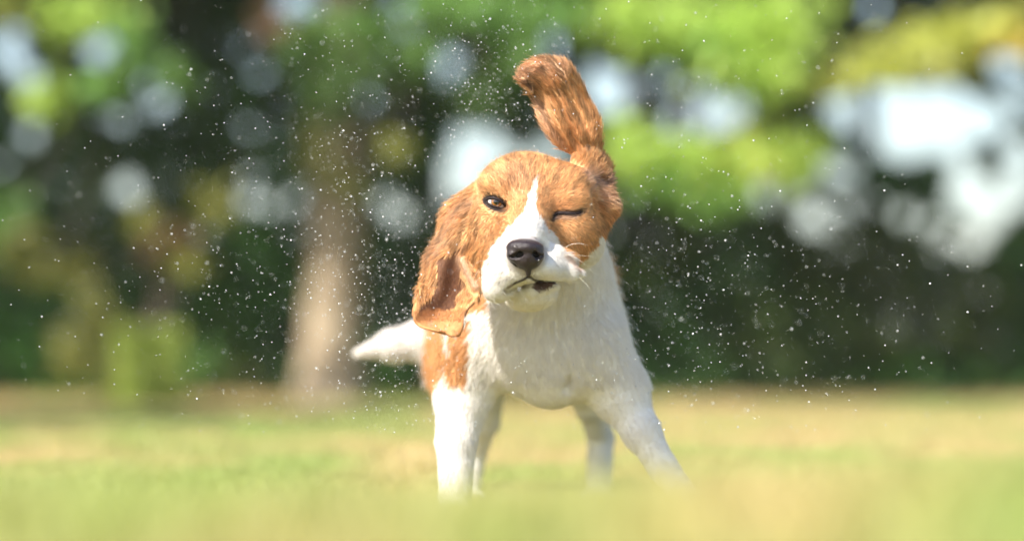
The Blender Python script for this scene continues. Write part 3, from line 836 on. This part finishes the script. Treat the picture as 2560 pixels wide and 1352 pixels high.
# lie of the coat: direction in picture (right, down, towards camera)
GD = [((1313, 560, 200), (0.0, -1, -0.6)), ((1320, 500, 110), (0, -1, -0.4)), ((1330, 440, 90), (0.05, -1, -0.6)), ((1300, 400, 30), (-0.1, -0.6, -1)),
      ((1250, 450, 80), (-0.5, -1, -0.4)), ((1210, 450, 60), (-0.9, -0.7, -0.4)), ((1400, 430, 60), (0.5, -0.8, -0.5)), ((1440, 420, 30), (0.6, -0.8, -0.3)),
      ((1430, 480, 110), (0.7, -0.6, -0.4)), ((1380, 500, 100), (0.5, -0.8, 0)), ((1430, 515, 110), (0.8, -0.3, -0.3)), ((1480, 480, 20), (0.7, 0.3, -0.5)),
      ((1220, 540, 90), (-0.6, 0.6, -0.6)), ((1200, 600, 90), (-0.4, 1, -0.4)), ((1240, 590, 120), (-0.5, 1, -0.6)), ((1215, 660, 120), (-0.3, 1, -0.5)),
      ((1410, 580, 120), (0.6, 0.9, -0.6)), ((1460, 560, 60), (0.5, 0.9, -0.6)), ((1430, 630, 80), (0.4, 1, -0.5)), ((1370, 570, 140), (0.7, 0.4, -0.8)),
      ((1260, 640, 240), (-0.7, 0.4, -0.8)), ((1240, 700, 230), (-0.5, 0.9, -0.6)), ((1280, 690, 270), (-0.6, 0.9, -0.2)), ((1370, 650, 250), (1, 0.4, -0.5)), ((1420, 685, 220), (1, 0.4, 0)),
      ((1340, 690, 260), (0.5, 0.9, 0)), ((1320, 740, 230), (0, 0.9, -0.7)), ((1290, 765, 180), (-0.1, 0.8, -0.8)),
      ((1170, 500, 20), (-1, 0.6, -0.1)), ((1120, 550, 10), (-0.7, 0.8, 0)), ((1110, 620, 30), (-0.6, 0.9, 0)), ((1150, 640, 60), (-0.3, 1, 0)), ((1080, 680, 30), (-0.35, 1, 0)), ((1150, 720, 30), (-0.2, 1, 0.1)),
      ((1050, 770, 40), (-0.1, 1, 0.1)), ((1120, 790, 40), (0.1, 1, 0.1)), ((1180, 720, 100), (0.3, 1, 0)), ((1140, 840, 60), (0.2, 1, 0)),
      ((1470, 400, 20), (0.2, -1, 0)), ((1440, 350, 30), (-0.3, -1, 0)), ((1480, 330, 10), (-0.1, -1, 0)), ((1420, 290, 30), (-0.45, -1, 0)), ((1470, 260, 0), (-0.4, -1, 0)), ((1370, 320, 30), (-0.6, -0.8, 0)),
      ((1380, 230, 30), (-0.6, -0.8, 0)), ((1330, 190, 40), (-0.9, -0.2, 0.3)), ((1420, 180, 10), (-0.7, -0.7, 0)), ((1500, 440, 10), (0.8, -0.5, 0)), ((1520, 490, -10), (1, 0.3, -0.2)), ((1525, 550, -20), (0.5, 1, -0.2)), ((1510, 400, -20), (0.8, -0.8, 0)),
      ((1300, 820, -30), (-0.15, 1, 0.1)), ((1200, 850, -50), (-0.5, 0.9, 0)), ((1200, 800, -60), (-0.9, 0.4, 0)), ((1400, 850, -40), (0.2, 1, 0)), ((1380, 960, -50), (0, 1, 0)), ((1500, 750, -100), (0.2, 1, -0.2)), ((1550, 850, -150), (0.1, 1, -0.2)),
      ((1480, 650, -150), (0.2, 1, -0.3)), ((1150, 1050, -100), (0, 1, 0)), ((1600, 1080, -100), (0.4, 1, 0)), ((1660, 1180, -90), (0.5, 1, 0)), ((1540, 980, -100), (0.3, 1, 0)), ((1140, 1220, -100), (0, 1, 0)),
      ((1350, 700, -500), (0, 0, -1)), ((1110, 850, -500), (0, 0.5, -1)), ((1540, 850, -500), (0, 0.5, -1)), ((1320, 1000, -500), (0, 0.3, -1)), ((1130, 950, -850), (0, 1, -0.4)), ((1480, 1000, -850), (0, 1, -0.3)),
      ((1180, 1150, -900), (0, 1, 0)), ((1500, 1150, -900), (0, 1, 0)), ((1040, 850, -980), (-1, 0.15, 0)), ((940, 875, -980), (-1, 0.2, 0)), ((1350, 420, -150), (0, 0.3, -1)), ((1380, 600, -250), (0.1, 1, -0.7))]
GP = np.array([P(*g[0]) for g in GD]); GV = np.array([(g[1][0], -g[1][2], -g[1][1]) for g in GD], float)
GV /= np.linalg.norm(GV, axis=1)[:, None]
flow = np.zeros_like(root)
for s0 in range(0, NH, 40000):
    r_ = root[s0:s0 + 40000]
    d2 = ((r_[:, None, :] - GP[None]) ** 2).sum(2)
    w_ = 1 / (d2 + 0.00012) ** 2.2
    flow[s0:s0 + 40000] = (w_ @ GV) / w_.sum(1)[:, None]
nse = np.stack([smooth_noise(root, 0.006, 81 + k) - 0.5 for k in range(3)], 1)
flow += nse * 0.55
flow -= nrm * (flow * nrm).sum(1)[:, None]
flow /= np.maximum(np.linalg.norm(flow, axis=1), 1e-6)[:, None]
px, py, q = info['px'], info['py'], info['q']
isear = info['lear'] | (info['rear'] & ((py < 395) | (px > 1450)))
muzz = in_poly(px, py, BLAZE) & (q > 100) & (py > 580)
ln = np.where(isear, 0.0085, np.where(q > -60, 0.0062, 0.011))
ln = np.where(muzz, 0.0038, ln)
ln = np.where((q > 60) & (py < 600) & (py > 480), 0.0042, ln)
ln = np.where(info['inner'], 0.0022, ln)
ln = np.where(info['lear'] & (py > 745), 0.0028, ln)
ln *= rng.uniform(0.6, 1.25, NH)
keep = (info['nose'] > 0.80) | (q < 230)
keep &= ~((info['eye'] < 0.98) & (q > 30))
keep &= ~((info['slit'] < 5) & (q > 30))
keep &= ~((info['lip'] < 5) & (q > 60))
keep &= ~((seg_dist(px, py, [(1321, 672), (1321, 694)]) < 3.5) & (q > 100))
ln = np.where((info['nose'] < 1.12) & (q > 150), ln * 0.5, ln)
ln = np.where((info['eye'] < 1.3) & (q > 30), ln * 0.6, ln)
lift = np.where(isear, 0.30, np.where(muzz, 0.28, 0.34)) * rng.uniform(0.6, 1.4, NH)
stray = rng.uniform(size=NH) < 0.02
ln = np.where(stray, ln * 1.7, ln); lift = np.where(stray, lift * 2.4, lift)
# clumps
wetness = np.where(isear, 0.80, np.where((q > 60) & ~muzz, 0.38, np.where(muzz, 0.22, 0.24)))
wetness = np.where((py < 450) & (q > -50) & ~isear, 0.6, wetness)
wetness = np.where(info['inner'] | (info['lear'] & (py > 745)), 0.25, wetness)
nc = 34000
ci = rng.choice(NH, nc, replace=False)
kd = kdtree.KDTree(nc)
for j, i in enumerate(ci): kd.insert(root[i], j)
kd.balance()
near = np.fromiter((kd.find(r)[1] for r in root), int, NH)
cr = root[ci[near]]
cdir = flow[ci[near]] + nrm[ci[near]] * 0.30
cdir /= np.linalg.norm(cdir, axis=1)[:, None]
same = (np.linalg.norm(cr - root, axis=1) < 0.010) & ((nrm * nrm[ci[near]]).sum(1) > 0.3)
wetness = np.where(same & ~stray, wetness, 0)
lower = (q < -60) & (py > 960)
wetness = np.where(lower, wetness * 0.3, wetness); lift = np.where(lower, lift * 0.5, lift); ln = np.where(lower, ln * 0.6, ln)
d0 = flow + nrm * lift[:, None]; d0 /= np.linalg.norm(d0, axis=1)[:, None]
clump_len = ln * 0 + np.where(isear, 0.012, 0.008) * rng.uniform(0.75, 1.0, NH)
T_ = np.array([0.0, 0.33, 0.68, 1.0])
hp = np.zeros((NH, 4, 3), np.float32)
for k, t_ in enumerate(T_):
    free = root + d0 * (ln * t_)[:, None] - nrm * (ln * 0.16 * t_ * t_)[:, None]
    ctr = cr + cdir * (np.minimum(clump_len, ln * 1.3) * t_)[:, None]
    w_ = (wetness * t_ ** 0.8)[:, None]
    hp[:, k] = free * (1 - w_) + ctr * w_
hp[:, 0] -= nrm * 0.0006
cl_tone = rng.uniform(0.72, 1.22, nc)[near]
tone = np.where(wetness > 0.3, cl_tone, 1 + (cl_tone - 1) * 0.35) * rng.uniform(0.62, 1.25, NH)
# wet streaks: dark partings between strands, drawn out along the lie of the hair
sgn = np.where(info['lear'], 0.35, np.where(info['rear'], -0.42, np.clip((px - 1335) / -260, -0.5, 0.5)))
acr = (px + py * sgn + 5 * (smooth_noise(root, 0.012, 91) - 0.5)) * S
lng = py * S
st1 = smooth_noise(np.stack([acr, q * 0, lng * 0.16], 1), 0.0021, 92); st2 = smooth_noise(np.stack([acr, q * 0, lng * 0.3], 1), 0.0012, 93)
streak = np.clip(0.6 * st1 + 0.4 * st2, 0, 1)
smooth_ear = info['inner'] | (info['lear'] & (py > 745))
amp = np.where(smooth_ear, 0.25, np.where(isear, 0.75, np.where((q > -60) & ~muzz, np.where(py < 470, 0.5, 0.3), 0.28)))
tone = tone * (1 + amp * (np.clip((streak - 0.22) / 0.45, 0, 1) * 1.0 - 0.55))
iswhite = rc.min(1) > 0.5
tone = np.where(iswhite, 1 + (tone - 1) * 0.22, tone)
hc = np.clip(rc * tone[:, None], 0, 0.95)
hr = np.where(q > -60, 0.00008, 0.00020)
hp, hc, hr = hp[keep], hc[keep], hr[keep]
nh = len(hp)

def hair_object(name, P4, colr, radius, mat, parent):
    n, k = P4.shape[:2]
    cu = bpy.data.hair_curves.new(name)
    cu.add_curves([k] * n)
    cu.position_data.foreach_set('vector', np.ascontiguousarray(P4, np.float32).ravel())
    ra = cu.attributes.new('radius', 'FLOAT', 'POINT')
    prof = np.linspace(1, 0.25, k)
    ra.data.foreach_set('value', (np.asarray(radius)[:, None] * prof[None]).astype(np.float32).ravel())
    ca = cu.attributes.new('Col', 'FLOAT_COLOR', 'CURVE')
    cc = np.ones((n, 4), np.float32); cc[:, :3] = colr
    ca.data.foreach_set('color', cc.ravel())
    cu.materials.append(mat)
    o = bpy.data.objects.new(name, cu)
    return link(o, parent)
fur_m = principled('dog_fur', rough=0.45, attr='Col', spec=0.35, trans_leaf=0.22)
for nd_ in fur_m.node_tree.nodes:
    if nd_.type == 'MIX': nd_.inputs['B'].default_value = (1.15, 1.05, 0.95, 1)
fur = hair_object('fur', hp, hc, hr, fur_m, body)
tag(fur, kind='stuff')

# --- whiskers
wl = [[(1398, 628), (1420, 614), (1442, 609), (1464, 612)], [(1400, 632), (1425, 612), (1450, 608), (1470, 614)], [(1408, 639), (1430, 640), (1455, 655), (1484, 682)], [(1410, 636), (1440, 638), (1470, 640), (1490, 644)],
      [(1411, 692), (1413, 712), (1408, 726), (1400, 738)], [(1445, 690), (1460, 705), (1470, 715), (1478, 728)], [(1218, 654), (1205, 652), (1192, 657), (1180, 668)], [(1212, 668), (1200, 672), (1192, 682), (1186, 694)],
      [(1210, 690), (1198, 695), (1190, 706), (1186, 716)], [(1226, 748), (1229, 760), (1236, 770), (1242, 776)], [(1232, 746), (1238, 756), (1248, 762), (1255, 766)], [(1272, 742), (1276, 750), (1282, 754), (1284, 757)],
      [(1328, 726), (1332, 740), (1334, 752), (1333, 764)], [(1342, 724), (1345, 738), (1345, 752), (1343, 764)], [(1300, 744), (1306, 754), (1314, 758), (1320, 764)], [(1256, 728), (1260, 732), (1263, 735), (1267, 738)],
      [(1296, 715), (1306, 735), (1312, 745), (1318, 750)], [(1352, 716), (1362, 732), (1366, 742), (1366, 754)], [(1254, 570), (1250, 566), (1246, 560), (1240, 556)],
      [(1312, 787), (1318, 793), (1322, 799), (1326, 803)]]
whisker_m = principled('whisker', (0.85, 0.8, 0.7), 0.35)
wp4 = []
for l in wl:
    q0 = surf(*l[0]) or 150
    lift_ = [0, 10, 18, 22]
    wp4.append([P(a[0], a[1], q0 + b) for a, b in zip(l, lift_)])
wo = hair_object('whiskers', np.array(wp4), np.ones((len(wp4), 3)), np.full(len(wp4), 0.00011), whisker_m, body)
# lashes and dark hairs of the lids
lash_m = principled('lash', (0.015, 0.01, 0.01), 0.5)
lp = []
for i in range(46):
    t_ = rng.uniform(0, 1)
    x = 1214 + t_ * 52; y = 487 + 22 * (abs(t_ - 0.22) ** 1.3) * 1.2 + rng.uniform(-2, 2)
    qq = (surf(x, y) or qe) + 2; L_ = rng.uniform(6, 12)
    lp.append([P(x - L_ * 0.3 * k * (0.8 - t_), y - L_ * 0.3 * k, qq + 2.5 * k) for k in range(4)])
for i in range(34):
    t_ = rng.uniform(0, 1); x = 1386 + t_ * 66; y = 533 + rng.uniform(-1, 3)
    qq = (surf(x, y) or 100) + 2; L_ = rng.uniform(4, 8)
    lp.append([P(x + L_ * 0.15 * k * (t_ - 0.3), y + L_ * 0.25 * k, qq + 2.5 * k) for k in range(4)])
hair_object('eyelashes', np.array(lp), np.zeros((len(lp), 3)), np.full(len(lp), 0.00022), lash_m, body)

def tube(name, pts3, radii, mat, parent, seg=8, closed=False):
    p = np.array(pts3); n = len(p); vs, fs = [], []
    for i in range(n):
        a, b = (p[(i - 1) % n], p[(i + 1) % n]) if closed else (p[max(i - 1, 0)], p[min(i + 1, n - 1)])
        t = b - a; t /= np.linalg.norm(t) + 1e-12
        u = np.cross(t, [0, 1, 0.01]); u /= np.linalg.norm(u) + 1e-12; w = np.cross(t, u)
        for k in range(seg):
            an = 2 * math.pi * k / seg; vs.append(p[i] + (u * math.cos(an) + w * math.sin(an)) * radii[i])
    m = n if closed else n - 1
    for i in range(m):
        for k in range(seg):
            a = i * seg + k; b = i * seg + (k + 1) % seg; c_ = ((i + 1) % n) * seg + (k + 1) % seg; d_ = ((i + 1) % n) * seg + k
            fs.append((a, b, c_, d_))
    o = mesh_np(name, np.array(vs), np.array(fs), mat, True)
    return link(o, parent)

# --- open eye
lid_m = principled('eyelid_skin', (0.022, 0.014, 0.014), 0.7, spec=0.25)
eye_c = P(EYE[0] - 1, EYE[1], qe - 21); ER = 24 * S
vs, fs = [], []
NU, NV = 40, 48
gaze = np.array([0.02, -1, 0.09]); gaze /= np.linalg.norm(gaze)
gu = np.cross(gaze, [0, 0, 1]); gu /= np.linalg.norm(gu); gw = np.cross(gu, gaze)
ecol = []
for i in range(NU + 1):
    th = math.pi * i / NU
    bul = 1 + 0.07 * math.exp(-(th / 0.42) ** 2)
    for j in range(NV):
        ph = 2 * math.pi * j / NV
        d = gaze * math.cos(th) + (gu * math.cos(ph) + gw * math.sin(ph)) * math.sin(th)
        vs.append(eye_c + d * ER * bul)
        ecol.append(th * ER / S)
for i in range(NU):
    for j in range(NV):
        a = i * NV + j; b = i * NV + (j + 1) % NV
        fs.append((a, b, b + NV, a + NV))
ecol = np.array(ecol)
eye_m = bpy.data.materials.new('eyeball'); eye_m.use_nodes = True
nt = eye_m.node_tree; b_ = nt.nodes['Principled BSDF']; b_.inputs['Roughness'].default_value = 0.06
b_.inputs['Coat Weight'].default_value = 1.0; b_.inputs['Coat Roughness'].default_value = 0.02
at = nt.nodes.new('ShaderNodeAttribute'); at.attribute_name = 'Col'
rp = nt.nodes.new('ShaderNodeValToRGB')
els = rp.color_ramp.elements
els[0].position = 0; els[0].color = (0.004, 0.003, 0.003, 1)
els[1].position = 1; els[1].color = (0.62, 0.55, 0.5, 1)
for pos, cl_ in ((0.28, (0.004, 0.003, 0.003, 1)), (0.32, (0.16, 0.06, 0.015, 1)), (0.46, (0.30, 0.12, 0.03, 1)), (0.53, (0.04, 0.02, 0.01, 1)), (0.60, (0.45, 0.38, 0.34, 1))):
    e_ = els.new(pos); e_.color = cl_
nt.links.new(at.outputs['Fac'], rp.inputs[0]); nt.links.new(rp.outputs[0], b_.inputs['Base Color'])
eo = mesh_np('eyeball', np.array(vs), np.array(fs), eye_m, True, np.repeat((ecol / 27)[:, None], 3, 1).clip(0, 1))
link(eo, DOG)
def lid_ring(pts2, r, off):
    out = []
    for x, y in pts2:
        p0 = P(x, y, qe)
        d = np.array([p0[0] - eye_c[0], 0, p0[2] - eye_c[2]])
        h = math.sqrt(max((ER * 1.03) ** 2 - (d ** 2).sum(), (0.25 * ER) ** 2))
        out.append(np.array([p0[0], eye_c[1] - h - off, p0[2]]))
    return out
UP = [(1213, 499), (1219, 496), (1228, 495), (1238, 496), (1248, 500), (1256, 507), (1263, 514), (1268, 522)]
DN = [(1213, 499), (1219, 505), (1228, 511), (1238, 515.5), (1248, 519), (1256, 521), (1263, 523), (1268, 522)]
def dens(pl, n=24):
    G = sheet([[(x, y, 0)] * 2 for x, y in pl], n, 2)[:, 0, :2]
    return G
u_ = dens(UP); d_ = dens(DN)
tube('upper_eyelid', lid_ring(u_, 0, 1.5 * S), [4.0 * S * (0.5 + 0.45 * math.sin(math.pi * i / 23)) for i in range(24)], lid_m, DOG)
tube('lower_eyelid', lid_ring(d_ + [0, 2], 0, 0.5 * S), [3.0 * S * (0.6 + 0.4 * math.sin(math.pi * i / 23)) for i in range(24)], lid_m, DOG)
# --- shut eye
sl_ = dens(SLIT)
tube('shut_eyelid', [P(x, y, (surf(x, y) or 100) + 0.8) for x, y in sl_], [5.2 * S * (0.35 + 0.65 * math.sin(math.pi * (0.06 + 0.88 * i / 23))) for i in range(24)], lid_m, DOG)
# --- lips
lip_m = principled('lip_skin', (0.03, 0.016, 0.015), 0.4)
lr = dens(LIPR[1:], 24); ll = dens(LIPL[:4], 24)
for L_ in (ll, lr):
    tube('lip', [P(x, y, (surf(x, y) or 150) + 1.5) for x, y in L_], [1.3 * S * (0.3 + 0.7 * math.sin(math.pi * (0.15 + 0.83 * i / len(L_)))) for i in range(len(L_))], lip_m, DOG)

# --- nose
qn = 318
nlo = P(1255, 710, 240) - [0, 0.0, 0]; nlo = np.array([nlo[0], -0.168, nlo[2]]); nhi = P(1375, 580, 300); nhi = np.array([nhi[0], -0.098, nhi[2]])
NHH = 0.00055
NF = Field(nlo, np.ceil((nhi - nlo) / NHH).astype(int), NHH)
def nE(c, r, k=6, op='add', rot=0):
    a = math.radians(rot); R = [[math.cos(a), 0, -math.sin(a)], [0, 1, 0], [math.sin(a), 0, math.cos(a)]]
    NF.ell(P(*c), (rad(r[0]), rad(r[2]), rad(r[1])), rad(k), op, R)
def nC(a, b, ra, rb, k=4, op='add'): NF.cone(P(*a), P(*b), rad(ra), rad(rb), rad(k), op)
nE((1313, 622, 288), (46, 24, 44), 6, rot=4)
nE((1318, 645, 290), (36, 30, 36), 12)
nE((1288, 636, 300), (21, 20, 24), 7, rot=-10)
nE((1341, 637, 300), (19, 19, 24), 7, rot=10)
nE((1315, 618, 300), (38, 15, 32), 10, rot=4)
nC((1320, 640, 316), (1321, 684, 296), 9, 6, 8)
nC((1301, 635, 326), (1288, 643, 324), 6.5, 8.5, 4, 'sub')
nC((1288, 643, 322), (1276, 641, 314), 7.0, 3, 4, 'sub')
nC((1337, 634, 326), (1346, 643, 322), 5.5, 8, 4, 'sub')
nC((1346, 643, 320), (1356, 638, 312), 6, 3, 4, 'sub')
nC((1302, 635, 322), (1288, 643, 290), 7, 9, 3, 'sub')
nC((1300, 636, 300), (1284, 643, 305), 7, 7, 3, 'sub')
nC((1337, 635, 322), (1346, 643, 290), 6, 8, 3, 'sub')
nC((1338, 636, 300), (1350, 641, 302), 6, 6, 3, 'sub')
nC((1320.5, 628, 336), (1321.5, 650, 330), 1.6, 2.0, 2, 'sub')
nC((1321.5, 650, 328), (1321.5, 690, 305), 2.4, 2.6, 2, 'sub')
npts, nq = NF.mesh()
nose_m = principled('nose_leather', (0.026, 0.017, 0.019), 0.36, spec=0.5)
nt = nose_m.node_tree
tc = nt.nodes.new('ShaderNodeTexCoord'); vo = nt.nodes.new('ShaderNodeTexVoronoi'); vo.inputs['Scale'].default_value = 900
bp = nt.nodes.new('ShaderNodeBump'); bp.inputs['Strength'].default_value = 0.5; bp.inputs['Distance'].default_value = 0.001
nt.links.new(tc.outputs['Object'], vo.inputs['Vector']); nt.links.new(vo.outputs['Distance'], bp.inputs['Height'])
nt.links.new(bp.outputs[0], nt.nodes['Principled BSDF'].inputs['Normal'])
link(mesh_np('nose', npts, nq, nose_m, True), DOG)

# ================================================================== WATER DROPLETS
wm = bpy.data.materials.new('water_drop'); wm.use_nodes = True
b_ = wm.node_tree.nodes['Principled BSDF']
b_.inputs['Base Color'].default_value = (0.93, 0.95, 0.97, 1); b_.inputs['Roughness'].default_value = 0.12
b_.inputs['Transmission Weight'].default_value = 0.5; b_.inputs['IOR'].default_value = 1.33
import bmesh
bm = bmesh.new(); bmesh.ops.create_icosphere(bm, subdivisions=2, radius=1.0)
for v in bm.verts:                                                # a slight teardrop along its flight
    if v.co.z > 0: v.co.z *= 1.35
drop_me = bpy.data.meshes.new('droplet'); bm.to_mesh(drop_me); bm.free()
drop_me.materials.append(wm)
for p_ in drop_me.polygons: p_.use_smooth = True
# where the spray is thick: px, py, spread x, spread y, share
zones = [(860, 520, 130, 210, 0.17), (760, 700, 160, 120, 0.10), (960, 720, 60, 140, 0.12), (1000, 880, 70, 90, 0.07), (620, 640, 170, 170, 0.06), (900, 250, 170, 130, 0.07), (500, 700, 200, 200, 0.04), (300, 650, 220, 250, 0.02),
         (1220, 220, 50, 80, 0.12), (1200, 90, 150, 60, 0.03), (1620, 720, 80, 150, 0.07), (1740, 830, 150, 110, 0.08), (1700, 520, 130, 170, 0.07), (1900, 760, 150, 140, 0.07), (1650, 200, 200, 130, 0.05), (2100, 760, 220, 170, 0.05), (1350, 850, 260, 220, 0.02), (2150, 500, 230, 300, 0.02)]
zs = np.array([z[4] for z in zones]); zs /= zs.sum()
def spray(n, rmin, rmax, p_exp):
    zi = rng.choice(len(zones), n, p=zs); Z = np.array([z[:4] for z in zones])[zi]
    x = Z[:, 0] + rng.normal(size=n) * Z[:, 2] * 1.75; y = Z[:, 1] + rng.normal(size=n) * Z[:, 3] * 1.6
    q = rng.normal(size=n) * 620 - 60
    q = np.where(rng.uniform(size=n) < 0.45, rng.normal(size=n) * 120, q)
    q = np.clip(q, -2300, 900)
    pos = np.array([P(a, b, c) for a, b, c in zip(x, y, q)])
    r = rmin + (rmax - rmin) * rng.uniform(size=n) ** p_exp
    ok = (pos[:, 2] > 0.06) & (x > -60) & (x < 2620) & (y > -60) & (y < 1080)
    infront = (x > 1150) & (x < 1560) & (y > 380) & (y < 900)
    ok &= ~(infront & (rng.uniform(size=n) < 0.85))
    inside = W.sample(np.clip(pos, LO, HI - 3 * H)) < 0.004
    ok &= ~(inside & ((pos > LO) & (pos < HI)).all(1))
    return pos[ok], r[ok], x[ok], y[ok]
pos, r, x, y = spray(6500, 0.00020, 0.00072, 2.5)
pos2, r2, x2, y2 = spray(520, 0.00055, 0.00105, 1.8)
pos = np.concatenate([pos, pos2]); r = np.concatenate([r, r2]); x = np.concatenate([x, x2]); y = np.concatenate([y, y2])
order = np.argsort(-r)
one, rest = order[:300], order[300:]
def rot_for(px_, py_):                                            # droplets fly outward and curl round the head
    a = math.atan2(py_ - 560, px_ - 1340)
    return (random.uniform(-0.5, 0.5), math.pi / 2 - a + random.uniform(-0.5, 0.5), 0)
def where(px_, py_):
    if 1160 < px_ < 1540 and py_ > 400: return 'tiny clear water droplet in front of the face, chest or legs of the dog', 'water droplets in front of the dog'
    if px_ > 1340:
        if py_ < 420:
            if px_ < 1560: return 'clear water droplet in the air close to the raised ear of the dog', 'water droplets by the raised ear'
            return 'clear water droplet flying high in front of the lime green boughs', 'water droplets before the lime boughs'
        if px_ < 1760: return 'clear water droplet in the thick spray just right of the neck and shoulder', 'water droplets right of the shoulder'
        return 'clear water droplet far right of the dog against the dark wood', 'water droplets far to the right'
    if py_ > 880: return 'clear water droplet flying low over the lawn under the white tail', 'water droplets below the tail'
    if py_ < 420:
        if px_ > 980: return 'clear water droplet in the air above the forehead of the dog', 'water droplets above the forehead'
        return 'clear water droplet high up left of the dog near the top of the trunk', 'water droplets at the upper left'
    if px_ > 910: return 'clear water droplet between the pale trunk and the hanging ear', 'water droplets by the hanging ear'
    if px_ > 740: return 'clear water droplet seen against the pale tree trunk', 'water droplets before the trunk'
    return 'clear water droplet flying far out left of the pale tree trunk', 'water droplets left of the trunk'
for i in one:
    o = bpy.data.objects.new('water_droplet', drop_me); col.objects.link(o)
    o.location = pos[i]; o.scale = (r[i],) * 3; o.rotation_euler = rot_for(x[i], y[i])
    la_, gr_ = where(x[i], y[i])
    tag(o, la_, 'droplet', gr_)
bm = bmesh.new(); bmesh.ops.create_icosphere(bm, subdivisions=1, radius=1.0)
bv = np.array([v.co[:] for v in bm.verts]); bf = np.array([[v.index for v in f.verts] for f in bm.faces]); bm.free()
m_ = len(rest)
el = np.stack([x[rest] - 1340, np.zeros(m_), -(y[rest] - 560)], 1); el += rng.normal(size=el.shape) * 150
el /= np.linalg.norm(el, axis=1)[:, None]
vv_ = bv[None] * r[rest][:, None, None]
vv_ = vv_ + el[:, None, :] * (vv_ * el[:, None, :]).sum(2)[:, :, None] * 0.3
vv_ = vv_ + pos[rest][:, None, :]
ff_ = bf[None] + (np.arange(m_) * len(bv))[:, None, None]
mist = mesh_np('fine_spray', vv_.reshape(-1, 3), ff_.reshape(-1, 3), wm, True)
tag(link(mist), 'mist of very fine water droplets thrown off all round the shaking dog', 'spray', kind='stuff')
